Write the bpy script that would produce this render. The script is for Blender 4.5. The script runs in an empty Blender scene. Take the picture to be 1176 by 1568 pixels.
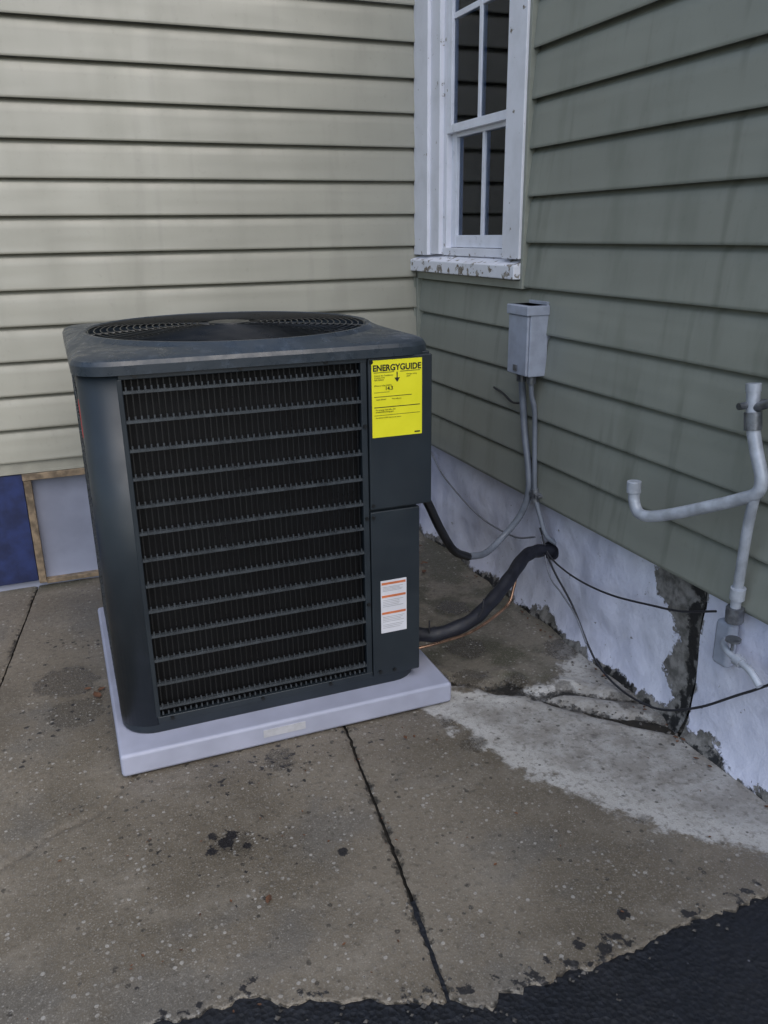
import bpy, math, random
import numpy as np
from mathutils import Vector, Matrix, noise
random.seed(7)
S=bpy.context.scene
COL=S.collection
# ------------------------------------------------------------------ helpers
def link(o,parent=None):
    COL.objects.link(o)
    if parent: o.parent=parent
    return o
def empty(name):
    o=bpy.data.objects.new(name,None); COL.objects.link(o); return o
def mesh(name,verts,faces,mat,parent=None,smooth=False,bevel=0,seg=2,angle=40):
    me=bpy.data.meshes.new(name); me.from_pydata([tuple(v) for v in verts],[],faces); me.update()
    mats=mat if isinstance(mat,(list,tuple)) else [mat]
    for m in mats: me.materials.append(m)
    o=bpy.data.objects.new(name,me); link(o,parent)
    if smooth:
        for p in me.polygons: p.use_smooth=True
        if angle<180: me.set_sharp_from_angle(angle=math.radians(angle))
    if bevel:
        b=o.modifiers.new("b","BEVEL"); b.width=bevel; b.segments=seg; b.limit_method='ANGLE'; b.angle_limit=math.radians(35)
        for p in me.polygons: p.use_smooth=True
        b.harden_normals=True
    return o
BF=[(0,3,2,1),(4,5,6,7),(0,1,5,4),(1,2,6,5),(2,3,7,6),(3,0,4,7)]
def boxv(a,b):
    x0,y0,z0=a;x1,y1,z1=b
    return [(x0,y0,z0),(x1,y0,z0),(x1,y1,z0),(x0,y1,z0),(x0,y0,z1),(x1,y0,z1),(x1,y1,z1),(x0,y1,z1)]
def box(name,a,b,mat,parent=None,bevel=.002):
    a,b=[min(p,q) for p,q in zip(a,b)],[max(p,q) for p,q in zip(a,b)]
    return mesh(name,boxv(a,b),BF,mat,parent,bevel=bevel)
def boxes(name,lst,mat,parent=None,bevel=0):
    V=[];F=[]
    for a,b in lst:
        a,b=[min(p,q) for p,q in zip(a,b)],[max(p,q) for p,q in zip(a,b)]
        n=len(V);V+=boxv(a,b);F+=[tuple(i+n for i in f) for f in BF]
    return mesh(name,V,F,mat,parent,bevel=bevel)
def crom(pts,n=10):
    P=[Vector(p) for p in pts]; P=[2*P[0]-P[1]]+P+[2*P[-1]-P[-2]]
    out=[]
    for i in range(1,len(P)-2):
        a,b,c,d=P[i-1:i+3]
        for k in range(n):
            t=k/n
            out.append(.5*((2*b)+(c-a)*t+(2*a-5*b+4*c-d)*t*t+(-a+3*b-3*c+d)*t**3))
    out.append(P[-2]); return out
def tube(name,pts,r,mat,parent=None,n=10,seg=14,rib=0,smooth_path=True,rf=None):
    C=crom(pts,n) if smooth_path else [Vector(p) for p in pts]
    V=[];F=[]
    up=Vector((0.13,.21,1)).normalized(); T=(C[1]-C[0]).normalized(); N=(up-T*up.dot(T)).normalized()
    for i,c in enumerate(C):
        t=(C[min(i+1,len(C)-1)]-C[max(i-1,0)]).normalized()
        N=(N-t*N.dot(t)).normalized(); B=t.cross(N)
        rr=r*(rf(i/(len(C)-1)) if rf else 1)+(rib if i%2 else 0)
        for k in range(seg):
            a=2*math.pi*k/seg; V.append(c+N*math.cos(a)*rr+B*math.sin(a)*rr)
    for i in range(len(C)-1):
        for k in range(seg):
            F.append((i*seg+k,i*seg+(k+1)%seg,(i+1)*seg+(k+1)%seg,(i+1)*seg+k))
    F.append(tuple(reversed(range(seg)))); F.append(tuple(range((len(C)-1)*seg,len(C)*seg)))
    return mesh(name,V,F,mat,parent,smooth=True,angle=60)
def cyl(name,p0,p1,r,mat,parent=None,seg=24,bevel=0):
    o=tube(name,[p0,p1],r,mat,parent,smooth_path=False,seg=seg)
    if bevel:
        b=o.modifiers.new("b","BEVEL");b.width=bevel;b.segments=2;b.limit_method='ANGLE'
    return o
# ------------------------------------------------------------------ materials
class M:
    def __init__(s,name,color=(.5,.5,.5),rough=.5,metal=0,spec=.5):
        s.m=bpy.data.materials.new(name); s.m.use_nodes=True; s.t=s.m.node_tree; s.N=s.t.nodes; s.L=s.t.links
        s.b=s.N["Principled BSDF"]; s.set("Base Color",(*color,1)); s.set("Roughness",rough); s.set("Metallic",metal); s.set("Specular IOR Level",spec)
        s.bump_prev=None; s._tc=None
    def set(s,k,v):
        if hasattr(v,"is_output"): s.L.new(v,s.b.inputs[k])
        else: s.b.inputs[k].default_value=v
    def pos(s):
        if not s._tc: s._tc=s.N.new("ShaderNodeNewGeometry").outputs["Position"]
        return s._tc
    def mapping(s,scale):
        n=s.N.new("ShaderNodeMapping"); n.inputs["Scale"].default_value=scale; s.L.new(s.pos(),n.inputs[0]); return n.outputs[0]
    def noise(s,scale,detail=4,rough=.55,stretch=None,dist=0):
        n=s.N.new("ShaderNodeTexNoise"); n.inputs["Scale"].default_value=scale; n.inputs["Detail"].default_value=detail
        n.inputs["Roughness"].default_value=rough; n.inputs["Distortion"].default_value=dist
        s.L.new(s.mapping(stretch) if stretch else s.pos(),n.inputs["Vector"]); return n.outputs[0]
    def vor(s,scale,feature='F1',out="Distance"):
        n=s.N.new("ShaderNodeTexVoronoi"); n.feature=feature; n.inputs["Scale"].default_value=scale; s.L.new(s.pos(),n.inputs["Vector"])
        if out=="both": return n.outputs["Distance"],n.outputs["Color"]
        return n.outputs[out]
    def attr(s,name):
        n=s.N.new("ShaderNodeAttribute"); n.attribute_name=name; return n.outputs["Fac"]
    def math(s,op,a,b=0,clamp=False):
        n=s.N.new("ShaderNodeMath"); n.operation=op; n.use_clamp=clamp
        for i,v in enumerate((a,b)):
            if hasattr(v,"is_output"): s.L.new(v,n.inputs[i])
            else: n.inputs[i].default_value=v
        return n.outputs[0]
    def ramp(s,v,a,b,lo=0.,hi=1.):
        n=s.N.new("ShaderNodeMapRange"); n.interpolation_type='SMOOTHSTEP'
        s.L.new(v,n.inputs[0]); 
        for i,x in zip((1,2,3,4),(a,b,lo,hi)): n.inputs[i].default_value=x
        return n.outputs[0]
    def mix(s,f,a,b,mode='MIX'):
        n=s.N.new("ShaderNodeMix"); n.data_type='RGBA'; n.blend_type=mode
        for i,v in ((0,f),(6,a),(7,b)):
            if hasattr(v,"is_output"): s.L.new(v,n.inputs[i])
            elif i==0: n.inputs[0].default_value=v
            else: n.inputs[i].default_value=(*v,1)
        return n.outputs[2]
    def bump(s,h,strength=.3,dist=.002):
        n=s.N.new("ShaderNodeBump"); n.inputs["Strength"].default_value=strength; n.inputs["Distance"].default_value=dist
        s.L.new(h,n.inputs["Height"])
        if s.bump_prev: s.L.new(s.bump_prev,n.inputs["Normal"])
        s.bump_prev=n.outputs[0]; s.L.new(n.outputs[0],s.b.inputs["Normal"])
    def height(s,*hw):
        t=None
        for h,w in hw:
            q=s.math('MULTIPLY',h,w); t=q if t is None else s.math('ADD',t,q)
        s.bump(t,1.0,1.0)
    def specks(s,scale,lo,hi):
        # irregular chips: per-cell random radius
        d,c=s.vor(scale,out="both"); sep=s.N.new("ShaderNodeSeparateColor"); s.L.new(c,sep.inputs[0])
        r=s.ramp(sep.outputs[0],.45,1,lo,hi)
        j=s.math('MULTIPLY',s.math('SUBTRACT',s.noise(scale*3,2,.7),.5),.22)
        v=s.math('SUBTRACT',s.math('ADD',d,j),r)
        return s.ramp(v,-.05,.03,1,0)
def simple(name,c,rough=.5,metal=0,var=.15,scale=18,bump=.1,spec=.5):
    m=M(name,c,rough,metal,spec); n=m.noise(scale,3)
    m.set("Base Color",m.mix(m.ramp(n,.3,.7),tuple(x*(1-var) for x in c),tuple(min(1,x*(1+var)) for x in c)))
    m.set("Roughness",m.ramp(n,.3,.7,max(0,rough-.08),min(1,rough+.08)))
    if bump: m.bump(m.noise(scale*8,2),bump,.001)
    return m.m
def siding_mat(name,c,grime,green):
    m=M(name,c,.42)
    big=m.noise(1.6,3,.6); st=m.noise(3.2,4,.6,stretch=(2.2,2.2,.45)); fine=m.noise(45,3,.6)
    col=m.mix(m.ramp(big,.35,.7),tuple(x*.93 for x in c),tuple(x*1.06 for x in c))
    col=m.mix(m.math('MULTIPLY',m.ramp(st,.47,.72),grime),col,green)
    drip=m.noise(9,3,.5,stretch=(1.6,1.6,.12))
    col=m.mix(m.math('MULTIPLY',m.ramp(drip,.56,.72),grime*.8),col,tuple(x*.62 for x in green))
    col=m.mix(m.math('MULTIPLY',m.ramp(fine,.58,.75),.12),col,(.12,.12,.1))
    m.set("Base Color",col); m.set("Roughness",m.ramp(st,.3,.7,.34,.52))
    m.height((m.noise(2.5,1,.5,stretch=(1,1,5)),.0045),(m.noise(160,2,.6,stretch=(.15,.15,1)),.0001))
    return m.m
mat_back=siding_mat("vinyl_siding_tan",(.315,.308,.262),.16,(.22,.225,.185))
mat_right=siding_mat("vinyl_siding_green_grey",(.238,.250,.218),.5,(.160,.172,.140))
def white_paint():
    m=M("chipped_white_paint",(.72,.73,.77),.5)
    n=m.noise(26,5,.65); g=m.noise(7,4,.6); z=m.N.new("ShaderNodeSeparateXYZ"); m.L.new(m.pos(),z.inputs[0])
    low=m.ramp(z.outputs[2],1.20,1.31,1,0)
    chip=m.ramp(m.math('ADD',n,m.math('MULTIPLY',low,.100)),.650,.668)
    col=m.mix(m.ramp(g,.4,.75),(.72,.73,.80),(.62,.63,.68))
    col=m.mix(chip,col,m.mix(m.ramp(m.noise(60,3),.4,.6),(.14,.11,.085),(.32,.30,.27)))
    m.set("Base Color",col); m.height((chip,-.001),(m.noise(70,4,.6,stretch=(1,1,.3)),.0004)); return m.m
mat_wp=white_paint()
mat_vinylwhite=simple("white_vinyl_sash",(.72,.74,.82),.35,var=.05,bump=.02)
mat_trim=simple("vinyl_trim",(.24,.252,.218),.42,var=.08,bump=.03)
mat_trimb=simple("vinyl_trim_tan",(.31,.303,.258),.42,var=.08,bump=.03)
mat_dark=simple("dark_void",(.012,.012,.014),.8)
def foundation_mat():
    m=M("painted_parging",(.6,.6,.65),.6)
    big=m.noise(4,4,.6); med=m.noise(18,5,.6)
    col=m.mix(m.ramp(big,.35,.7),(.60,.62,.76),(.70,.72,.84))
    col=m.mix(m.math('MULTIPLY',m.ramp(med,.5,.75),.35),col,(.40,.41,.48))
    grey=m.mix(m.ramp(m.noise(30,5,.65),.35,.65),(.10,.097,.09),(.25,.24,.23))
    f=m.math('ADD',m.attr("bare"),m.math('MULTIPLY',m.math('SUBTRACT',m.noise(24,5,.65),.5),.10))
    fm=m.ramp(f,-.004,.004)
    col=m.mix(fm,col,grey)
    dk=m.math('ADD',m.attr("crack"),m.math('MULTIPLY',m.math('SUBTRACT',m.noise(26,6,.68),.5),.13))
    col=m.mix(m.ramp(dk,-.006,.010),col,(.014,.014,.015))
    ch=m.ramp(m.noise(38,5,.7),.67,.685); col=m.mix(ch,col,(.22,.21,.20))
    m.set("Base Color",col); m.set("Roughness",m.ramp(med,.3,.7,.42,.65))
    m.height((med,.006),(fm,-.003),(m.noise(120,3,.6),.0006),(ch,-.001))
    return m.m
mat_found=foundation_mat()
def concrete_mat():
    m=M("wet_concrete",(.15,.13,.1),.5)
    big=m.noise(1.3,4,.6,dist=.4); med=m.noise(7,5,.65); fin=m.noise(60,4,.7); vfin=m.noise(240,2,.7)
    col=m.mix(m.ramp(big,.38,.64),(.108,.090,.066),(.172,.146,.112))
    col=m.mix(m.math('MULTIPLY',m.ramp(med,.45,.75),.5),col,(.235,.208,.170))
    col=m.mix(m.math('MULTIPLY',m.ramp(m.noise(3.1,4,.6),.52,.68),.5),col,(.105,.102,.097))
    bk=m.math('ADD',m.attr("old"),m.math('MULTIPLY',m.math('SUBTRACT',med,.5),.12))
    old=m.mix(m.ramp(m.noise(5,4,.6),.42,.58),(.066,.063,.040),(.165,.146,.115))
    col=m.mix(m.ramp(bk,-.03,.05),col,old)
    n11=m.noise(11,6,.7)
    pf=m.math('ADD',m.attr("patch"),m.math('MULTIPLY',m.math('SUBTRACT',n11,.5),.26))
    pale=m.mix(m.ramp(m.noise(14,5,.65),.35,.65),(.24,.225,.205),(.37,.36,.345))
    rim=m.math('MULTIPLY',m.ramp(pf,.0,.03),m.ramp(pf,.06,.13,1,0))
    pale=m.mix(m.math('MULTIPLY',rim,.6),pale,(.52,.51,.49))
    pm=m.ramp(pf,-.008,.022); col=m.mix(m.math('MULTIPLY',pm,m.ramp(m.noise(22,4,.7),.28,.5,.45,1)),col,pale)
    wf=m.math('ADD',m.attr("wet"),m.math('MULTIPLY',m.math('SUBTRACT',m.noise(16,5,.65),.5),.10))
    wm=m.ramp(wf,-.010,.012); col=m.mix(m.math('MULTIPLY',wm,.72),col,(.055,.047,.037))
    spm=m.ramp(m.noise(17,3),.40,.58)
    sp=m.specks(75,.02,.36); col=m.mix(m.math('MULTIPLY',m.math('MULTIPLY',sp,spm),.62),col,(.42,.405,.38))
    sp3=m.specks(170,.05,.38); col=m.mix(m.math('MULTIPLY',sp3,.45),col,(.33,.305,.27))
    sp2=m.specks(48,.0,.30); col=m.mix(m.math('MULTIPLY',m.math('MULTIPLY',sp2,m.ramp(m.noise(9,2),.42,.56)),.8),col,(.028,.024,.020))
    col=m.mix(m.math('MULTIPLY',m.ramp(fin,.5,.68),.55),col,(.056,.047,.036))
    col=m.mix(m.math('MULTIPLY',m.ramp(vfin,.48,.7),.35),col,(.32,.30,.265))
    nb=m.noise(75,3,.7)
    bf=m.math('ADD',m.attr("spot"),m.math('MULTIPLY',m.math('SUBTRACT',nb,.5),.030))
    bm=m.ramp(bf,-.001,.003); col=m.mix(m.math('MULTIPLY',bm,.9),col,(.011,.011,.014))
    cf=m.math('ADD',m.attr("crack"),m.math('MULTIPLY',m.math('SUBTRACT',m.noise(32,6,.72),.5),.09))
    cm=m.ramp(cf,-.006,.014); col=m.mix(m.math('MULTIPLY',cm,.9),col,(.018,.017,.015))
    m.set("Base Color",col)
    ro=m.ramp(big,.3,.7,.34,.52); ro=m.math('SUBTRACT',ro,m.math('MULTIPLY',wm,.20)); ro=m.math('ADD',ro,m.math('MULTIPLY',pm,.12))
    m.set("Roughness",m.math('ADD',ro,m.math('MULTIPLY',m.math('SUBTRACT',fin,.5),.35)))
    m.height((med,.0025),(fin,.0016),(vfin,.0005),(pm,.0012),(cm,-.008),(sp,.0004))
    return m.m
mat_conc=concrete_mat()
def asphalt_mat():
    m=M("wet_asphalt",(.02,.022,.026),.5)
    v=m.vor(90); f=m.noise(70,4,.7)
    col=m.mix(m.ramp(f,.4,.7),(.004,.005,.008),(.011,.013,.019))
    col=m.mix(m.math('MULTIPLY',m.ramp(m.vor(45),.08,.15,1,0),m.ramp(m.noise(20,2),.60,.66)),col,(.15,.15,.17))
    m.set("Base Color",col); m.set("Roughness",m.ramp(m.noise(4,4),.35,.65,.42,.65))
    m.height((v,.0024),(f,.0020),(m.noise(6,3),.004)); return m.m
mat_asph=asphalt_mat()
mat_soil=simple("joint_dirt",(.02,.017,.013),.9,var=.5,scale=60,bump=.6)
mat_ground=simple("ground_soil",(.05,.06,.03),.95,var=.4,scale=3,bump=.5)
def acpaint():
    m=M("charcoal_powder_coat",(.030,.037,.045),.42)
    n=m.noise(5,4); m.set("Base Color",m.mix(m.ramp(n,.35,.7),(.0125,.0185,.025),(.018,.0255,.033)))
    m.set("Roughness",m.ramp(m.noise(12,3),.3,.7,.36,.5)); m.bump(m.noise(400,1),.12,.0006); return m.m
mat_ac=acpaint()
def actop():
    m=M("weathered_charcoal_top",(.05,.06,.07),.35)
    n=m.noise(30,6,.7); m.set("Base Color",m.mix(m.math('MULTIPLY',m.ramp(n,.5,.7),.4),(.024,.033,.044),(.07,.09,.12)))
    m.set("Roughness",m.ramp(m.noise(24,5,.65),.38,.6,.26,.44)); m.bump(m.noise(150,4,.6),.22,.001); return m.m
mat_actop=actop()
mat_louv=simple("louver_steel",(.050,.058,.066),.30,metal=.2,var=.2,scale=30,bump=.05)
mat_wire=simple("black_guard_wire",(.006,.007,.008),.35,var=.2,bump=0)
mat_blade=simple("fan_blade_metal",(.07,.09,.13),.32,metal=.5,var=.15,bump=.05)
def coilmat():
    m=M("condenser_coil",(.01,.01,.012),.6,spec=.3)
    w=m.N.new("ShaderNodeTexWave"); w.inputs["Scale"].default_value=60; w.bands_direction='X'; m.L.new(m.pos(),w.inputs[0])
    m.set("Base Color",m.mix(m.math('MULTIPLY',w.outputs["Fac"],m.ramp(m.noise(9,3),.4,.7)),(.002,.002,.003),(.006,.007,.009))); return m.m
mat_coil=coilmat()
mat_pad=simple("grey_plastic_pad",(.35,.365,.46),.5,var=.08,scale=9,bump=.15)
mat_padl=simple("pad_sticker",(.45,.45,.48),.5,var=.08,scale=40,bump=0)
mat_yel=simple("yellow_label",(.78,.74,.02),.4,var=.03,bump=0)
mat_blk=simple("label_ink",(.012,.012,.012),.5,bump=0)
mat_wht=simple("white_label",(.66,.66,.71),.4,var=.04,bump=0)
mat_org=simple("orange_ink",(.62,.18,.07),.5,bump=0)
mat_red=simple("red_ink",(.5,.03,.03),.5,bump=0)
mat_gry=simple("grey_ink",(.33,.33,.35),.5,bump=0)
mat_box=simple("grey_painted_steel",(.30,.33,.405),.4,var=.1,scale=25,bump=.1)
mat_cond=simple("grey_pvc_conduit",(.16,.18,.22),.4,var=.15,bump=.05)
mat_foam=simple("black_foam_insulation",(.007,.008,.015),.55,var=.3,scale=60,bump=.4)
mat_rub=simple("black_rubber",(.012,.012,.014),.4,var=.2)
mat_cop=simple("copper",(.36,.22,.15),.35,metal=.8,var=.3,scale=40)
mat_brass=simple("brass",(.45,.33,.14),.35,metal=.9,var=.2)
mat_pipe=simple("galvanised_pipe",(.40,.43,.49),.42,metal=.15,var=.22,scale=22,bump=.2)
mat_gal=simple("dull_steel",(.17,.18,.20),.4,metal=.6,var=.3,scale=50,bump=.2)
mat_wood=simple("bare_wood_trim",(.20,.15,.10),.65,var=.45,scale=30,bump=.4)
mat_blue=simple("blue_paint",(.013,.024,.095),.5,var=.35,scale=14,bump=.4)
mat_bwall=simple("lavender_grey_block_paint",(.25,.27,.355),.55,var=.12,scale=6,bump=.3)
mat_leaf=simple("dead_leaf",(.12,.055,.028),.7,var=.4,scale=30,bump=.2)
mat_curt=simple("curtain_fabric",(.34,.37,.43),.8,var=.1)
mat_cable=simple("black_cable",(.02,.02,.025),.5)
mat_cable2=simple("grey_cable",(.15,.16,.19),.5)
g=M("window_glass",(.02,.02,.02),.03); 
gl=g.N.new("ShaderNodeBsdfGlossy"); gl.inputs["Roughness"].default_value=.02; gl.inputs[0].default_value=(.85,.9,1,1)
tr=g.N.new("ShaderNodeBsdfTransparent"); tr.inputs[0].default_value=(.6,.65,.7,1); fr=g.N.new("ShaderNodeFresnel"); fr.inputs[0].default_value=1.45
mx=g.N.new("ShaderNodeMixShader"); g.L.new(fr.outputs[0],mx.inputs[0]); g.L.new(tr.outputs[0],mx.inputs[1]); g.L.new(gl.outputs[0],mx.inputs[2]); g.L.new(mx.outputs[0],g.N["Material Output"].inputs[0])
mat_glass=g.m
# ------------------------------------------------------------------ house
house=empty("vinyl_sided_house")
def profile(h):
    return [(.000,.012),(.0205,.0025),(.0250,.0010),(.0270,.0048),(.0262,.010),(.0225,h*.35),(.0180,h*.66),(.0140,h*.87),(.0070,h*.935),(.0020,h*.962),(.0000,h+.012)]
def siding(name,axis,L0,L1,courses,h,z0,mat,cut=None,rnd=1):
    R=random.Random(rnd); V=[];F=[]
    for pr in range(0,courses,2):
        off=R.uniform(0,3.2); seams=[L0]
        s=L0+off
        while s<L1-.2:
            if s>L0+.2: seams.append(s)
            s+=3.4
        seams.append(L1)
        for c in (pr,pr+1):
            if c>=courses: break
            z=z0+c*h
            for i in range(len(seams)-1):
                a,b=seams[i],seams[i+1]+(.025 if i<len(seams)-2 else 0)
                if cut and z>cut[1]: b=min(b,cut[0])
                if b-a<.01: continue
                n=max(2,int((b-a)/.2)); o=.0012*(i%2)
                base=len(V); P=profile(h)
                for k in range(n+1):
                    l=a+(b-a)*k/n
                    wv=.0018*noise.noise(Vector((l*1.3,c*3.7,rnd)))
                    for (d,zz) in P:
                        dd=d+o+wv; zz2=z+zz+ (.0018*noise.noise(Vector((l*.9,c*1.9,5+rnd))))
                        V.append((l,-dd,zz2) if axis=='x' else (-dd,l,zz2))
                m=len(P)
                for k in range(n):
                    for j in range(m-1):
                        q=(base+k*m+j,base+(k+1)*m+j,base+(k+1)*m+j+1,base+k*m+j+1)
                        F.append(q if axis=='x' else q[::-1])
    return mesh(name,V,F,mat,house,smooth=True,angle=50)
HB=.127; ZB=1.4170-7*HB
siding("back_wall_siding",'x',-5.0,-.012,20,HB,ZB,mat_back,rnd=3)
HR=.1421; ZR=1.3070-6*HR
siding("side_wall_siding",'y',-6.0,-.006,18,HR,ZR,mat_right,cut=(-.892,1.10),rnd=5)
boxes("wall_core",[((-5,.012,.46),(0.25,.20,3.2)),((.012,-6,.47),(.20,-.90,3.2)),((.0125,-.90,.47),(.1995,.011,1.20)),((.0125,-.90,2.62),(.1995,.011,3.2)),((.0125,-.05,1.20),(.1995,.011,2.62))],mat_dark,house)
boxes("inside_corner_trim",[((-.036,-.036,.45),(-.003,-.003,1.20)),((-.044,-.018,.45),(-.0355,-.0035,1.20)),((-.018,-.044,.45),(-.0035,-.0355,1.20))],mat_trim,house,bevel=.0015)
boxes("corner_trim_upper",[((-.030,-.014,1.2),(-.003,-.003,3.2))],mat_trim,house,bevel=.0015)
boxes("siding_starter",[((-5,-.016,.484),(-.001,.010,ZB+.001)),((-5,-.019,.481),(-.001,.008,.490))],mat_trimb,house)
boxes("siding_starter_side",[((-.010,-6,ZR-.012),(.010,-.0,ZR+.006))],mat_trim,house)
boxes("window_j_channel",[((-.036,-.899,1.160),(-.004,-.884,2.62)),((-.036,-.884,1.160),(-.001,-.02,1.187))],mat_trim,house,bevel=.0015)
# ---- window
Z0,Z1=1.185,2.60
boxes("window_casing",[((-.044,-.150,1.255),(.0,-.016,Z1)),((-.044,-.883,1.255),(.0,-.768,Z1)),((-.044,-.883,Z1),(.0,-.016,Z1+.12))],mat_wp,house,bevel=.003)
boxes("window_frame",[((-.030,-.232,1.26),(.03,-.150,Z1)),((-.030,-.768,1.26),(.03,-.752,Z1)),((-.012,-.262,1.27),(.04,-.232,Z1)),((-.014,-.752,1.256),(.04,-.232,1.285))],mat_wp,house,bevel=.002)
sv=[(-.062,-.885,1.190),(-.062,-.012,1.190),(.02,-.012,1.190),(.02,-.885,1.190),(-.062,-.885,1.235),(-.062,-.012,1.235),(.02,-.012,1.262),(.02,-.885,1.262)]
mesh("window_sill",sv,[(0,1,2,3),(7,6,5,4),(0,4,5,1),(1,5,6,2),(2,6,7,3),(3,7,4,0)],mat_wp,house,bevel=.004)
ya,yb=-.262,-.752
def sash(n,x0,x1,z0,z1,st,rb,rt,mullz=()):
    L=[((x0,ya,z0),(x1,ya-st,z1)),((x0,yb,z0),(x1,yb+st,z1)),((x0+.001,ya-st,z0),(x1-.001,yb+st,z0+rb)),((x0+.001,ya-st,z1-rt),(x1-.001,yb+st,z1))]
    ym=(ya+yb)/2
    L.append(((x0+.006,ym-.010,z0+rb),(x1-.004,ym+.010,z1-rt)))
    for z in mullz:
        L.append(((x0+.0075,ya-st,z-.010),(x1-.006,ym+.010,z+.010))); L.append(((x0+.0075,ym-.010,z-.010),(x1-.006,yb+st,z+.010)))
    boxes(n,L,mat_vinylwhite,house,bevel=.0015)
sash("lower_sash",.010,.036,1.287,1.715,.040,.045,.030)
sash("upper_sash",-.012,.014-.005,1.700,2.59,.034,.030,.035,(2.09,))
box("lower_glass",(.024,ya-.03,1.32),(.027,yb+.03,1.70),mat_glass,house,bevel=0)
box("upper_glass",(.000,ya-.03,1.72),(.003,yb+.03,2.57),mat_glass,house,bevel=0)
rv=boxv((.05,-1.6,.9),(1.6,.4,2.8))
mesh("dark_room",rv,[(0,1,2,3),(7,6,5,4),(1,5,6,2)[::-1],(2,6,7,3)[::-1],(4,5,1,0)[::-1]],simple("room_wall",(.05,.05,.06),.8),house)
cv=[];cf=[]
for i in range(31):
    y=-.27-.20*i/30; x=.06+.010*math.sin(i*1.25)
    cv+=[(x,y,1.28),(x,y,2.58)]
    if i: cf.append((2*i-2,2*i,2*i+1,2*i-1))
mesh("curtain",cv,cf,mat_curt,house,smooth=True,angle=180)
tube("window_vase",[(.085,-.50,1.30),(.085,-.50,1.34),(.085,-.50,1.40),(.085,-.50,1.42)],.028,mat_vinylwhite,house,rf=lambda t:1-.55*t)
# ---- foundation
def poly_sd(poly,x,y):
    P=poly;n=len(P);d=1e9;ins=False;j=n-1
    for i in range(n):
        xi,yi=P[i];xj,yj=P[j]
        ex,ey=xj-xi,yj-yi;wx,wy=x-xi,y-yi
        t=max(0,min(1,(wx*ex+wy*ey)/(ex*ex+ey*ey)));d=min(d,math.hypot(wx-ex*t,wy-ey*t))
        if (yi>y)!=(yj>y) and x<(xj-xi)*(y-yi)/(yj-yi)+xi: ins=not ins
        j=i
    return d if ins else -d
def line_d(pl,x,y):
    d=1e9
    for (xi,yi),(xj,yj) in zip(pl,pl[1:]):
        ex,ey=xj-xi,yj-yi;wx,wy=x-xi,y-yi
        t=max(0,min(1,(wx*ex+wy*ey)/(ex*ex+ey*ey)));d=min(d,math.hypot(wx-ex*t,wy-ey*t))
    return d
def setattr_f(o,name,vals):
    a=o.data.attributes.new(name,'FLOAT','POINT'); a.data.foreach_set("value",np.array(vals,dtype=np.float32))
bare=[(-1.63,.36),(-1.60,.41),(-1.70,.48),(-1.84,.48),(-1.84,-.05),(-1.72,-.02),(-1.74,.07),(-1.69,.15),(-1.735,.25),(-1.69,.31)]
crk=[(-1.735,.46),(-1.79,.42),(-1.785,.28),(-1.80,.12),(-1.79,0)]
def found(name,y0,y1,xt,flare):
    ny=int(abs(y1-y0)/.015);nz=34;V=[];F=[];A=[];B=[]
    for i in range(ny+1):
        y=y0+(y1-y0)*i/ny
        for j in range(nz+1):
            z=-.04+.50*j/nz
            w=noise.noise(Vector((1.1,y*4,z*5)))*.016+noise.noise(Vector((2.1,y*14,z*14)))*.007
            fl=flare*math.exp(-max(0,z)/.06)*(1+.7*noise.noise(Vector((9,y*5,0))))
            V.append((xt+w-fl,y,z))
            A.append(max(poly_sd(bare,y,z), .022+.045*noise.noise(Vector((y*6,3,3)))-z))
            B.append(max(.020-line_d(crk,y,z), .008+.025*noise.noise(Vector((y*5,3,8)))-max(0,z)))
    for i in range(ny):
        for j in range(nz):
            a=i*(nz+1)+j; F.append((a,a+nz+1,a+nz+2,a+1))
    F=[f[::-1] for f in F] if y1>y0 else F
    o=mesh(name,V,F,mat_found,house,smooth=True,angle=180); setattr_f(o,"bare",A); setattr_f(o,"crack",B); return o
found("side_foundation",0.02,-1.815,.022,.035)
found("side_foundation_near",-1.845,-6,-.004,.03)
boxes("foundation_gap",[((.06,-1.9,-.04),(.10,-1.75,.46)),((.04,-1.818,-.04),(.07,-1.813,.46)),((.0,-1.848,-.04),(.07,-1.843,.46))],mat_dark,house)
def bf():
    V=[];F=[];nx=200;nz=24
    for i in range(nx+1):
        x=-5+5.03*i/nx
        for j in range(nz+1):
            z=-.04+.53*j/nz
            V.append((x,.018+noise.noise(Vector((x*3,1,z*5)))*.005-.015*math.exp(-max(0,z)/.02),z))
    for i in range(nx):
        for j in range(nz):
            a=i*(nz+1)+j; F.append((a,a+nz+1,a+nz+2,a+1))
    return mesh("back_foundation",V,F,mat_bwall,house,smooth=True,angle=180)
bf()
boxes("basement_window_board",[((-3.2,-.012,.03),(-1.702,.016,.476))],mat_blue,house,bevel=.002)
boxes("board_wood_frame",[((-1.700,-.020,.02),(-1.672,.016,.452)),((-1.702,-.026,.453),(-1.40,.016,.479)),((-1.672,-.014,.012),(-1.44,.016,.030))],mat_wood,house,bevel=.002)
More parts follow.
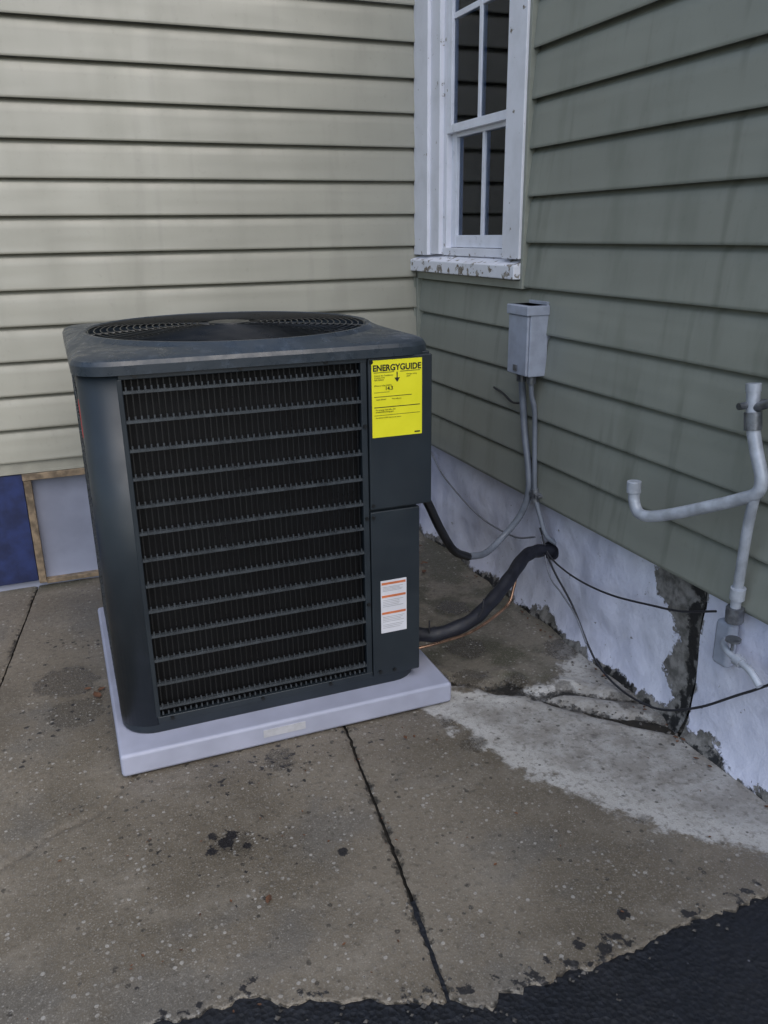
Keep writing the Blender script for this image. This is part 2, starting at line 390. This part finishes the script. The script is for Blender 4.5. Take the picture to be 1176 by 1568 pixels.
# ------------------------------------------------------------------ patio
def yedge(x):
    y=-2.380
    if x<-.93: y+=.175*min(1,(-.93-x)/.42)**.8
    y+=.026*noise.noise(Vector((x*4,.3,0)))+.022*noise.noise(Vector((x*13,.9,0)))+.016*noise.noise(Vector((x*33,2.9,0)))+.010*noise.noise(Vector((x*75,2.9,0)))
    return y
J1=lambda y:-.884+.12*(y+1.449)
J2=lambda y:-1.749+.13*(y+.318)
J3=lambda y:-2.75+.13*(y+.318)
patchP=[(-.66,-1.40),(-.60,-1.55),(-.565,-1.66),(-.535,-1.78),(-.47,-1.90),(-.35,-2.10),(-.24,-2.24),(.2,-2.45),(.2,-1.20),(-.02,-1.22),(-.10,-1.35),(-.22,-1.45),(-.38,-1.42),(-.52,-1.36)]
crackP=[(-.62,-1.22),(-.504,-1.303),(-.42,-1.40),(-.352,-1.411),(-.29,-1.50),(-.215,-1.60),(-.11,-1.70),(-.016,-1.82),(.05,-1.86)]
crack2=[(-.30,-1.49),(-.20,-1.50),(-.10,-1.58),(.0,-1.66)]
crack3=[(-1.784,-1.66),(-1.66,-1.58),(-1.551,-1.541),(-1.45,-1.40)]
oldP=[(-.6,-1.25),(-.5,-1.30),(-.35,-1.40),(-.2,-1.45),(.0,-1.3),(.2,-1.1),(.2,.2),(-3,.2),(-3,-.05),(-.7,-.05)]
SP=[(-1.295,-1.772,.020),(-1.275,-1.75,.016),(-1.33,-1.79,.014),(-1.25,-1.80,.012),(-1.32,-1.74,.012),(-1.051,-1.907,.015),(-.57,-2.301,.016),(-.95,-2.34,.012),(-.70,-2.33,.014),(-.66,-2.36,.015),(-.62,-2.345,.012),(-.74,-2.365,.014),(-.45,-2.35,.012),(-.82,-2.36,.013),(-.78,-2.34,.009),(-1.06,-2.33,.012)]
for i in range(130): SP.append((random.gauss(-1.12,.16),random.gauss(-1.52,.05),random.uniform(.001,.008)))
for i in range(60): SP.append((random.gauss(-1.27,.10),random.gauss(-1.78,.07),random.uniform(.001,.006)))
for i in range(90): SP.append((random.uniform(-1.75,-1.50),random.uniform(-1.3,-.5),random.uniform(.002,.008)))
for i in range(180): SP.append((random.uniform(-1.9,-.1),random.uniform(-2.35,-1.4),random.uniform(.000,.004)))
for i in range(60): 
    x=random.uniform(-1.5,-.2); SP.append((x,yedge(x)+abs(random.gauss(0,.022)),random.uniform(.002,.010)))
SPa=np.array(SP)
WET=np.array([(-.575,-1.650,.036),(-.03,-1.27,.065),(-.07,-1.30,.05),(-.42,-1.33,.055),(-.30,-1.40,.035),(-.18,-1.50,.03),(-.05,-1.62,.045),(-.02,-1.78,.05),(-.25,-1.75,.01),(-.36,-2.08,.02),(-.27,-2.19,.015),(-1.62,-.85,.10),(-1.60,-1.05,.08),(-.60,-1.52,.02),(-.35,-1.15,.07),(-.25,-.85,.06),(-1.1,-1.51,.045),(-1.28,-1.78,.045)])
def slab(name,L,R,res,parent,js=(0,1)):
    ns=int((R(-1)-L(-1))/res);nv=int(2.42/res)
    V=[];at={k:[] for k in("patch","old","wet","spot","crack")}
    for i in range(ns+1):
        s=i/ns
        for j in range(nv+2):
            v=min(1,j/nv); y0=.04-2.40*v
            W=R(y0)-L(y0); x=L(y0)+W*s
            if i in(0,ns): x+=.004*noise.noise(Vector((y0*9,1,1)))+.003*noise.noise(Vector((y0*40,1,1)))
            y=.04+(yedge(x)-.04)*v
            z=.003*noise.noise(Vector((x*2,y*2,0)))+.0012*noise.noise(Vector((x*12,y*12,0)))
            if v>.97: z=z*(1-v)/.03+ .001*(v-.97)/.03
            dl=s*W if js[0] else 9; dr=(1-s)*W if js[1] else 9; e=min(dl,dr)
            if e<.004: z-=.004
            if j==nv+1: z-=.04
            px=x+.02*noise.noise(Vector((x*9,y*9,4)));py=y+.02*noise.noise(Vector((x*9,y*9,8)))
            c=min(line_d(crackP,px,py)-.008-.040*noise.noise(Vector((x*8,y*8,2))),line_d(crack2,px,py)-.002-.02*noise.noise(Vector((x*9,y*9,5))),line_d(crack3,px,py)+.009)
            if c<.02: z-=.014*(1-max(0,c)/.02)
            if .02<=c<.07 and x>-.7: z+=.007*math.sin((c-.02)/.05*math.pi)*(.5+noise.noise(Vector((x*11,y*11,7))))
            V.append((x,y,z))
            at["patch"].append(poly_sd(patchP,x,y)); at["old"].append(poly_sd(oldP,x,y))
            at["wet"].append(float((WET[:,2]-np.hypot(WET[:,0]-x,WET[:,1]-y)).max()))
            at["spot"].append(float((SPa[:,2]-np.hypot(SPa[:,0]-x,SPa[:,1]-y)).max()))
            at["crack"].append(-min(c,e+.000+.014*noise.noise(Vector((y*5,x*5,2))),(y-yedge(x))+.004))
    m=nv+2;F=[]
    for i in range(ns):
        for j in range(nv+1):
            a=i*m+j; F.append((a,a+1,a+m+1,a+m))
    o=mesh(name,V,F,mat_conc,parent,smooth=True,angle=180)
    for k,vv in at.items(): setattr_f(o,k,vv)
patio=empty("concrete_patio"); g=.0035
slab("slab_right",lambda y:J1(y)+g,lambda y:.10,.0085,patio,(1,0))
slab("slab_middle",lambda y:J2(y)+g,lambda y:J1(y)-g,.0085,patio)
slab("slab_left",lambda y:J3(y)+g,lambda y:J2(y)-g,.014,patio)
slab("slab_far_left",lambda y:-5.0,lambda y:J3(y)-g,.03,patio,(0,1))
mesh("joint_bed",[(-5,-2.10,-.014),(.1,-2.30,-.014),(.1,.1,-.014),(-5,.1,-.014)],[(0,1,2,3)],mat_soil,patio)
# asphalt driveway
V=[];F=[];n=0
nx,ny=300,140
for i in range(nx+1):
    for j in range(ny+1):
        x=-3+4.5*i/nx;y=-4.2+2.1*j/ny
        V.append((x,y,-.0035+.002*noise.noise(Vector((x*3,y*3,0)))+.002*noise.noise(Vector((x*25,y*25,0)))))
for i in range(nx):
    for j in range(ny):
        a=i*(ny+1)+j;F.append((a,a+ny+1,a+ny+2,a+1))
drv=empty("asphalt_driveway")
mesh("driveway_surface",V,F,mat_asph,drv,smooth=True,angle=180)
mesh("driveway_beyond",[(-14,-14,-.032),(6,-14,-.032),(6,-2.15,-.032),(-14,-2.15,-.032)],[(0,1,2,3)],mat_asph,drv)
mesh("ground",[(-150,-150,-.05),(150,-150,-.05),(150,150,-.05),(-150,150,-.05)],[(0,1,2,3)],mat_ground)
# ------------------------------------------------------------------ pad
PX0,PX1,PY0,PY1=-1.498,-.542,-1.438,-.46
pad=empty("equipment_pad")
o=box("pad_slab",(PX0,PY0,.004),(PX1,PY1,.070),mat_pad,pad,bevel=.010)
box("pad_label",(-1.12,PY0-.0015,.030),(-1.00,PY0+.001,.053),mat_padl,pad,bevel=0)
# ------------------------------------------------------------------ air conditioner
ac=empty("air_conditioner")
X0,X1,Y0,Y1=-1.478,-.582,-1.365,-.47
ZBt,ZT=.074,1.045
def rr(x0,x1,y0,y1,r,n=8):
    P=[]
    for cx,cy,a0 in((x1-r,y1-r,0),(x0+r,y1-r,90),(x0+r,y0+r,180),(x1-r,y0+r,270)):
        for k in range(n+1):
            a=math.radians(a0+90*k/n);P.append((cx+r*math.cos(a),cy+r*math.sin(a)))
    return P
def loft(name,rings,mat,parent,cap0=True,cap1=True,angle=30):
    n=len(rings[0][0]);V=[];F=[]
    for P,z in rings: V+=[(x,y,z) for x,y in P]
    for i in range(len(rings)-1):
        for k in range(n): F.append((i*n+k,i*n+(k+1)%n,(i+1)*n+(k+1)%n,(i+1)*n+k))
    if cap0: F.append(tuple(reversed(range(n))))
    if cap1: F.append(tuple(range((len(rings)-1)*n,len(rings)*n)))
    return mesh(name,V,F,mat,parent,smooth=True,angle=angle)
R_=.085
loft("base_pan",[(rr(X0+.004,X1-.03,Y0+.004,Y1,R_),.070),(rr(X0+.001,X1-.03,Y0+.001,Y1,R_),.076),(rr(X0+.001,X1-.03,Y0+.001,Y1,R_),.104)],mat_ac,ac)
i_=.040
loft("coil",[(rr(X0+i_,X1-i_-.01,Y0+i_,Y1-i_,.06),.10),(rr(X0+i_,X1-i_-.01,Y0+i_,Y1-i_,.06),1.035)],mat_coil,ac,cap1=False)
def post(name,pts,z0,z1,th=.012):
    V=[];F=[];n=len(pts)
    for x,y in pts: V+= [(x,y,z0),(x,y,z1)]
    for k in range(n-1): F.append((2*k,2*k+2,2*k+3,2*k+1))
    o=mesh(name,V,F,mat_ac,ac,smooth=True,angle=30)
    s=o.modifiers.new("s","SOLIDIFY");s.thickness=th;s.offset=-1
    return o
def arc(cx,cy,r,a0,a1,n=10): return [(cx+r*math.cos(math.radians(a0+(a1-a0)*k/n)),cy+r*math.sin(math.radians(a0+(a1-a0)*k/n))) for k in range(n+1)]
LX=-1.386
post("corner_post_front_left",[(X0,Y0+.13)]+arc(X0+R_,Y0+R_,R_,180,270)+[(LX,Y0)],.095,ZT)
post("corner_post_back_left",[(X0+.13,Y1)]+arc(X0+R_,Y1-R_,R_,90,180)+[(X0,Y1-.13)],.095,ZT)
post("corner_post_back_right",[(X1-.02,Y1-.13)]+arc(X1-.02-R_,Y1-R_,R_,0,90)+[(X1-.15,Y1)],.095,ZT)
boxes("front_frame",[((LX-.002,Y0-.0015,.100),(-.768,Y0+.012,.118)),((LX-.002,Y0-.0015,1.028),(-.768,Y0+.012,1.047)),((-.786,Y0-.001,.117),(-.769,Y0+.012,1.029)),((LX-.006,Y0-.0015,.117),(LX+.006,Y0+.010,1.029))],mat_ac,ac,bevel=.002)
box("control_access_panel",(-.766,Y0-.004,.622),(X1,Y0+.010,1.040),mat_ac,ac,bevel=.004)
box("control_box_side",(-.70,Y0+.011,.622),(X1-.001,Y0+.235,1.046),mat_ac,ac,bevel=.004)
box("lower_service_panel",(-.766,Y0-.002,.100),(-.618,Y0+.012,.615),mat_ac,ac,bevel=.003)
box("panel_backing",(-.780,Y0+.013,.100),(-.628,Y0+.05,1.04),mat_ac,ac,bevel=.003)
box("lower_side_panel",(-.655,Y0+.0125,.100),(-.620,Y0+.26,.621),mat_ac,ac,bevel=.004)
for x,z in((-.758,.635),(-.758,.60),(-.758,1.028),(-.777,.86),(-.777,.34),(-.745,.115),(-1.35,.110),(-1.1,.110),(-.9,.110),(-1.35,1.037),(-1.1,1.037),(-.88,1.037),(-.777,.60),(-.70,.113)):
    cyl("screw",(x,Y0-.006,z),(x,Y0,z),.0055,mat_wire,ac,seg=10)
def louvers(name,u0,u1,put,rows=13):
    bars=[];wires=[]
    n=int((u1-u0)/.0148)
    zs=[.997-.0712*i for i in range(rows)]
    for z in zs: 
        bars.append(put(u0,u1,0.000,.012,z-.0030,z+.0040))
    for k in range(n):
        u=u0+(k+.5)*(u1-u0)/n
        wires.append(put(u-.0012,u+.0012,.012,.015,.11,1.03))
        for z in zs+[.118]:
            bars.append(put(u-.0020,u+.0020,.001,.006,z+.0041,z+.0135))
    boxes(name+"_bars",bars,mat_louv,ac); boxes(name+"_guard_wires",wires,mat_wire,ac)
louvers("front_louver",LX+.006,-.786,lambda a,b,c,d,e,f:((a,Y0+c,e),(b,Y0+d,f)))
louvers("left_louver",Y0+.13,Y1-.13,lambda a,b,c,d,e,f:((X0+c,a,e),(X0+d,b,f)))
louvers("back_louver",X0+.13,X1-.15,lambda a,b,c,d,e,f:((a,Y1-d,e),(b,Y1-c,f)))
louvers("right_louver",Y0+.26,Y1-.13,lambda a,b,c,d,e,f:((X1-.02-d,a,e),(X1-.02-c,b,f)))
CX,CY=(X0+X1)/2,(Y0+Y1)/2
NA=144
def outline(g,r):
    P=[];x0,x1,y0,y1=X0-g,X1+g,Y0-g,Y1+g
    hx,hy=(x1-x0)/2,(y1-y0)/2
    for k in range(NA):
        a=2*math.pi*k/NA;c,s=math.cos(a),math.sin(a)
        lo,hi=0,1.2
        for _ in range(30):
            m=(lo+hi)/2;qx=abs(m*c)-hx+r;qy=abs(m*s)-hy+r
            sd=math.hypot(max(qx,0),max(qy,0))+min(max(qx,qy),0)-r
            if sd>0: hi=m
            else: lo=m
        P.append((CX+lo*c,CY+lo*s))
    return P
circ=lambda r:[(CX+r*math.cos(2*math.pi*k/NA),CY+r*math.sin(2*math.pi*k/NA)) for k in range(NA)]
RG=.400
loft("top_cap",[(outline(.004,.088),1.040),(outline(.010,.09),1.040),(outline(.010,.09),1.062),(outline(.004,.086),1.072),(outline(-.010,.078),1.079),(circ(RG+.026),1.088),(circ(RG+.012),1.098),(circ(RG+.004),1.098),(circ(RG-.004),1.090),(circ(RG-.006),1.04),(circ(RG-.010),.95)],mat_actop,ac,cap0=False,cap1=False,angle=28)
def gz(r): return 1.094+.010*(1-(r/RG)**2)
for q in range(1,19):
    r=.075+q*(RG-.078)/18.
    pts=[(CX+r*math.cos(a),CY+r*math.sin(a),gz(r)) for a in [2*math.pi*k/72 for k in range(73)]]
    tube("guard_ring",pts,.0018,mat_wire,ac,smooth_path=False,seg=5)
for k in range(12):
    a=2*math.pi*k/12+.1
    tube("guard_spoke",[(CX+r*math.cos(a),CY+r*math.sin(a),gz(r)-.003) for r in(.04,.15,.25,.34,RG+.006)],.0030,mat_wire,ac,smooth_path=False,seg=6)
cyl("guard_hub",(CX,CY,1.098),(CX,CY,1.106),.060,mat_wire,ac,seg=40,bevel=.003)
cyl("fan_motor",(CX,CY,.92),(CX,CY,1.097),.075,mat_wire,ac,seg=32,bevel=.01)
V=[];F=[]
for b in range(3):
    base=len(V);a0=b*2*math.pi/3+3.75
    for i in range(9):
        r=.06+(.37-.06)*i/8; wdt=.55+.12*i/8
        for j in range(9):
            a=a0+(j/8-.5)*wdt*(1.6 if i<2 else 1.55)
            V.append((CX+r*math.cos(a),CY+r*math.sin(a),1.02+(j/8-.5)*.085+.015*math.sin(j/8*math.pi)))
    for i in range(8):
        for j in range(8):
            q=base+i*9+j;F.append((q,q+1,q+10,q+9))
mesh("fan_blades",V,F,mat_blade,ac,smooth=True,angle=180)
loft("interior_floor",[(circ(RG),.80),(circ(RG),.81)],mat_dark,ac)
# labels
lx0,lx1,lz0,lz1=-.757,-.613,.826,1.032; YL=Y0-.0045
box("energy_label",(lx0,YL-.0008,lz0),(lx1,YL+.0006,lz1),mat_yel,ac,bevel=0)
def text(body,x,z,size,mat,al='LEFT',bold=0,sx=1):
    c=bpy.data.curves.new("t","FONT");c.body=body;c.size=size;c.align_x=al;c.extrude=.0001;c.offset=bold
    o=bpy.data.objects.new("label_text",c);COL.objects.link(o)
    dg=bpy.context.evaluated_depsgraph_get();me=bpy.data.meshes.new_from_object(o.evaluated_get(dg));COL.objects.unlink(o);bpy.data.objects.remove(o)
    me.materials.clear();me.materials.append(mat)
    q=bpy.data.objects.new("label_text",me);COL.objects.link(q);q.parent=ac;q.location=(x,YL-.0016,z);q.rotation_euler=(math.pi/2,0,0);q.scale=(sx,1,1);return q
cx=(lx0+lx1)/2
text("ENERGYGUIDE",cx,1.004,.0225,mat_blk,'CENTER',.0007,.92)
ink=[((lx0+.006,YL-.0012,.999),(cx-.008,YL-.0008,1.0005)),((cx+.008,YL-.0012,.999),(lx1-.006,YL-.0008,1.0005)),((lx0+.006,YL-.0012,.9065),(lx1-.006,YL-.0008,.9085)),((lx0+.006,YL-.0012,.8855),(lx1-.006,YL-.0008,.8865)),((cx-.0016,YL-.0012,.980),(cx+.0016,YL-.0008,.999))]
ink+=[((lx0+.006,YL-.0012,.935),(lx1-.03,YL-.0008,.9365)),((lx1-.022,YL-.0012,.831),(lx1-.006,YL-.0008,.835)),((lx0+.006,YL-.0012,.947),(lx0+.05,YL-.0008,.948))]
boxes("label_lines",ink,mat_blk,ac)
mesh("label_arrow",[(cx-.008,YL-.0014,.984),(cx+.008,YL-.0014,.984),(cx,YL-.0014,.972)],[(0,2,1)],mat_blk,ac)
text("Central Air Conditioner\nCooling Only\nSplit System",lx0+.007,.990,.0055,mat_blk)
text("Energy rating\nscale",lx1-.045,.990,.0055,mat_blk)
text("14.3",cx-.035,.953,.0135,mat_blk,'LEFT',.0003)
text("Efficiency rating (SEER2)",lx0+.007,.964,.0050,mat_blk)
text("Least efficient            Most efficient",lx0+.012,.927,.0050,mat_blk)
text("For energy cost info, visit\nproductinfo.energy.gov",lx0+.010,.899,.0055,mat_blk)
text("The ENERGYGUIDE label: do not remove",lx0+.010,.878,.0042,mat_blk)
wx0,wx1,wz0,wz1=-.740,-.660,.240,.405
YL=Y0-.0025
box("warning_label",(wx0,YL-.0008,wz0),(wx1,YL+.0006,wz1),mat_wht,ac,bevel=0)
boxes("warning_stripes",[((wx0+.003,YL-.0012,z),(wx1-.003,YL-.0008,z+.007)) for z in(.392,.352,.299)],mat_org,ac)
boxes("warning_text_lines",[((wx0+.006,YL-.0012,z),(wx0+random.uniform(.055,.074),YL-.0008,z+.0012)) for z in[.384,.380,.376,.372,.343,.338,.333,.328,.323,.290,.285,.280,.275,.265,.260,.255]],mat_gry,ac)
box("side_sticker",(X0-.001,Y0+.09,.88),(X0+.0005,Y0+.125,.97),mat_red,ac,bevel=0)
cyl("suction_valve",(-.64,-1.26,.165),(-.575,-1.26,.165),.014,mat_brass,ac)
cyl("liquid_valve",(-.64,-1.265,.108),(-.585,-1.265,.108),.009,mat_brass,ac)
# ------------------------------------------------------------------ line set
ls=empty("refrigerant_line_set")
tube("insulated_suction_line",[(-.60,-1.26,.160),(-.53,-1.30,.163),(-.42,-1.31,.190),(-.32,-1.265,.222),(-.22,-1.205,.262),(-.12,-1.13,.292),(-.05,-1.10,.292),(.03,-1.08,.275)],.0225,mat_foam,ls,seg=18,rf=lambda t:1+.05*math.sin(t*60))
tube("liquid_line",[(-.60,-1.267,.107),(-.50,-1.275,.118),(-.38,-1.262,.128),(-.236,-1.215,.165),(-.195,-1.19,.215),(-.18,-1.18,.255)],.0050,mat_cop,ls)
tube("line_tie",[(-.40,-1.33,.21),(-.39,-1.335,.24),(-.385,-1.33,.27)],.0022,mat_cable,ls)
tube("line_tie",[(-.56,-1.31,.18),(-.56,-1.31,.22)],.0022,mat_cable,ls)
tube("putty_seal",[(.03,-1.08,.275),(.012,-1.085,.28)],.034,mat_foam,ls)
# ------------------------------------------------------------------ disconnect box
db=empty("electrical_disconnect_box")
box("enclosure",(-.088,-1.050,.890),(-.020,-.925,1.118),mat_box,db,bevel=.003)
box("front_cover",(-.098,-1.047,.893),(-.0885,-.928,1.085),mat_box,db,bevel=.003)
box("rain_hood",(-.104,-1.054,1.086),(-.019,-.921,1.118),mat_box,db,bevel=.004)
box("backplate",(-.026,-1.043,.905),(-.006,-.932,1.128),mat_box,db,bevel=.001)
box("latch",(-.104,-.995,.905),(-.098,-.975,.925),mat_gal,db,bevel=.001)
cyl("fitting_whip",(-.055,-.955,.892),(-.055,-.955,.862),.019,mat_gal,db)
cyl("fitting_feed",(-.055,-1.015,.892),(-.055,-1.015,.862),.016,mat_gal,db)
cd=empty("flexible_electrical_conduit")
tube("flex_whip",[(-.055,-.955,.866),(-.045,-.950,.80),(-.040,-.965,.68),(-.040,-1.00,.56),(-.042,-1.01,.48),(-.055,-.985,.39),(-.11,-.965,.31),(-.20,-1.00,.272),(-.30,-1.06,.296)],.0115,mat_cond,cd,n=16,rib=.0008)
tube("liquid_tight_end",[(-.30,-1.06,.296),(-.38,-1.11,.35),(-.45,-1.15,.45),(-.51,-1.175,.56),(-.55,-1.18,.605),(-.585,-1.18,.612)],.0140,mat_rub,cd,n=12)
fd=empty("electrical_feed_conduit")
tube("rigid_feed",[(-.055,-1.015,.866),(-.050,-1.015,.82),(-.038,-1.02,.76),(-.036,-1.03,.60),(-.036,-1.045,.48),(-.026,-1.07,.40),(-.012,-1.09,.34),(.02,-1.10,.31)],.0085,mat_cond,fd,n=10)
boxes("conduit_strap",[((-.048,-1.065,.470),(-.004,-1.020,.488)),((-.042,-1.075,.474),(-.020,-1.015,.484))],mat_gal,fd,bevel=.003)
cyl("strap_coupling",(-.036,-1.043,.50),(-.036,-1.047,.455),.013,mat_gal,fd)
def cable(nm,pts,r,mat): 
    e=empty(nm); tube("strand",pts,r,mat,e,seg=8)
cable("loose_black_cable",[(-.03,-.72,.80),(-.035,-.80,.79),(-.045,-.88,.775),(-.05,-.95,.785)],.004,mat_cable)
cable("wall_cable",[(-.02,-.13,.43),(-.015,-.25,.345),(-.012,-.38,.30),(-.012,-.55,.262),(-.010,-.70,.25),(-.02,-.90,.27),(-.02,-1.03,.315)],.0035,mat_cable2)
cable("wall_cable",[(-.02,-1.06,.36),(-.02,-1.12,.285),(-.02,-1.22,.262),(-.02,-1.35,.262),(-.025,-1.50,.285),(-.025,-1.66,.325),(-.04,-1.80,.37),(-.05,-1.93,.43)],.0032,mat_cable)
cable("ground_cable",[(-.02,-1.09,.30),(-.03,-1.18,.24),(-.035,-1.30,.17),(-.045,-1.42,.075),(-.05,-1.50,.035),(-.05,-1.62,.020),(-.045,-1.76,.045),(-.04,-1.90,.13),(-.04,-2.05,.26),(-.03,-2.20,.38),(-.03,-2.4,.42)],.0035,mat_cable)
cable("ground_cable",[(-.02,-1.07,.33),(-.035,-1.16,.22),(-.04,-1.24,.19),(-.04,-1.33,.145),(-.05,-1.41,.085)],.003,mat_cable2)
# ------------------------------------------------------------------ pipe with cap
vp=empty("capped_pipe")
A=[(-.150,-1.700,.700),(-.150,-1.704,.668),(-.149,-1.722,.643),(-.142,-1.757,.642),(-.125,-1.825,.668),(-.103,-1.925,.716),(-.087,-1.995,.752),(-.080,-2.035,.778),(-.079,-2.040,.815),(-.079,-2.020,.86),(-.078,-1.995,.92)]
tube("bent_pipe",A,.0150,mat_pipe,vp,n=8,seg=18)
cyl("end_cap",(-.150,-1.697,.722),(-.150,-1.699,.690),.0185,mat_pipe,vp,bevel=.002)
cyl("union_collar",(-.078,-1.997,.915),(-.078,-1.990,.955),.020,mat_gal,vp,seg=8)
cyl("valve_body",(-.078,-1.990,.95),(-.077,-1.982,1.00),.015,mat_pipe,vp)
cyl("valve_lever",(-.112,-1.980,.968),(-.040,-1.982,.972),.008,mat_gal,vp)
cyl("top_plug",(-.077,-1.982,1.0),(-.077,-1.980,1.018),.017,mat_pipe,vp,seg=8)
cyl("upper_spur",(-.078,-1.985,.96),(-.078,-2.07,1.00),.010,mat_gal,vp)
tube("drop_pipe",[(-.080,-2.030,.775),(-.072,-2.015,.70),(-.055,-1.995,.58),(-.045,-1.985,.46),(-.04,-1.985,.43)],.0125,mat_pipe,vp,n=6)
cyl("drop_coupling",(-.051,-1.992,.52),(-.048,-1.989,.49),.018,mat_pipe,vp)
cyl("floor_flange",(-.045,-1.985,.465),(-.043,-1.985,.425),.022,mat_gal,vp,seg=8)
hb=empty("hose_bib")
box("mount_plate",(-.044,-1.980,.285),(-.010,-1.925,.410),mat_box,hb,bevel=.012)
tube("spout",[(-.040,-1.965,.365),(-.065,-1.985,.363),(-.075,-2.03,.355),(-.075,-2.08,.348),(-.078,-2.12,.325)],.009,mat_pipe,hb)
cyl("bib_collar",(-.075,-2.035,.355),(-.075,-2.055,.352),.015,mat_pipe,hb,seg=8)
cyl("bib_handle",(-.074,-2.02,.37),(-.074,-2.02,.395),.004,mat_gal,hb)
cyl("bib_wheel",(-.074,-2.02,.395),(-.074,-2.02,.401),.019,mat_gal,hb,seg=12)
# ------------------------------------------------------------------ litter
V=[];F=[]
def leaf(x,y,s,z=.006):
    a=random.uniform(0,6.3);n=len(V);c,q=math.cos(a),math.sin(a)
    pts=[(-1,0),(-.5,.45),(.1,.55),(.6,.3),(1,0),(.55,-.35),(0,-.5),(-.55,-.4)]
    for u,v in pts: V.append((x+s*(c*u-q*v),y+s*(q*u+c*v),z+s*(.35*v*v+.15*random.random())))
    V.append((x,y,z)); F.extend([(n+i,n+(i+1)%8,n+8) for i in range(8)])
for x,y,s in((-1.535,-.98,.022),(-1.52,-.95,.016),(-1.56,-.93,.012),(-1.245,-1.985,.013),(-.745,-1.555,.010),(-.72,-1.56,.007),(-.62,-1.95,.006),(-.75,-2.08,.006),(-.90,-1.60,.006),(-.30,-.30,.02),(-.28,-.35,.025),(-.33,-.26,.02)): leaf(x,y,s)
for i in range(26): leaf(random.gauss(-.27,.08),random.gauss(-.30,.10),random.uniform(.008,.02),.004+random.uniform(0,.02))
for i in range(50): leaf(random.uniform(-1.8,-.1),random.uniform(-2.3,-1.45),random.uniform(.002,.005),.004)
for i in range(30): leaf(-.03-abs(random.gauss(0,.02)),random.uniform(-2.3,-.6),random.uniform(.004,.010),.006)
mesh("leaf_litter",V,F,mat_leaf)
V=[];F=[]
for i in range(260):
    t=random.random();k=random.random()
    if k<.35:
        x=random.uniform(-1.3,0);y=yedge(x)+random.gauss(-.01,.03)
    elif k<.75:
        j=random.randrange(len(crackP)-1);a,b=crackP[j],crackP[j+1];x=a[0]+(b[0]-a[0])*t+random.gauss(0,.02);y=a[1]+(b[1]-a[1])*t+random.gauss(0,.02)
    else: x=random.uniform(-.08,-.01);y=random.uniform(-2.3,-.8)
    s=random.uniform(.002,.007);n=len(V)
    for dx,dy,dz in((1,0,0),(0,1,0),(-1,0,0),(0,-1,0),(0,0,.8),(0,0,-.8)):
        q=s*random.uniform(.6,1.2);V.append((x+dx*q,y+dy*q,.000+dz*q))
    F+=[(n,n+1,n+4),(n+1,n+2,n+4),(n+2,n+3,n+4),(n+3,n,n+4),(n+1,n,n+5),(n+2,n+1,n+5),(n+3,n+2,n+5),(n,n+3,n+5)]
mesh("gravel_debris",V,F,simple("stone_chips",(.07,.065,.06),.8,var=.7,scale=40))
# ------------------------------------------------------------------ light
w=bpy.data.worlds.new("World");S.world=w;w.use_nodes=True;nt=w.node_tree
bg=nt.nodes["Background"];sky=nt.nodes.new("ShaderNodeTexSky");sky.sky_type='NISHITA';sky.sun_disc=False
sky.sun_elevation=math.radians(48);sky.sun_rotation=math.radians(170);sky.air_density=1.2;sky.dust_density=2.0;sky.ozone_density=1.5
hs=nt.nodes.new("ShaderNodeHueSaturation");hs.inputs["Saturation"].default_value=.8;hs.inputs["Value"].default_value=1.5
nt.links.new(sky.outputs[0],hs.inputs["Color"]);nt.links.new(hs.outputs[0],bg.inputs[0]);bg.inputs[1].default_value=.15
sl=bpy.data.lights.new("sun","SUN");sl.energy=1.5;sl.angle=math.radians(75);sl.color=(1,.98,.96)
so=bpy.data.objects.new("sun",sl);COL.objects.link(so)
az=math.radians(175);el=math.radians(48)
d=Vector((math.sin(az)*math.cos(el),math.cos(az)*math.cos(el),math.sin(el)))
so.rotation_euler=d.to_track_quat('Z','Y').to_euler()
# ------------------------------------------------------------------ camera
f=1253.2;pi_,ya_,ro=[math.radians(a) for a in(18.887,21.383,-.805)]
fw=Vector((math.sin(ya_)*math.cos(pi_),math.cos(ya_)*math.cos(pi_),-math.sin(pi_)));r=Vector((math.cos(ya_),-math.sin(ya_),0));U=r.cross(fw)
r2=r*math.cos(ro)+U*math.sin(ro);u2=-r*math.sin(ro)+U*math.cos(ro)
cam=bpy.data.cameras.new("camera");cam.sensor_fit='VERTICAL';cam.sensor_height=24;cam.lens=24*f/1568;cam.clip_end=500;cam.clip_start=.05
co=bpy.data.objects.new("camera",cam);COL.objects.link(co)
mt=Matrix((r2,u2,-fw)).transposed().to_4x4();mt.translation=Vector((-1.5098,-3.3682,1.3478));co.matrix_world=mt
S.camera=co
S.view_settings.view_transform='Standard';S.view_settings.look='None';S.view_settings.exposure=0
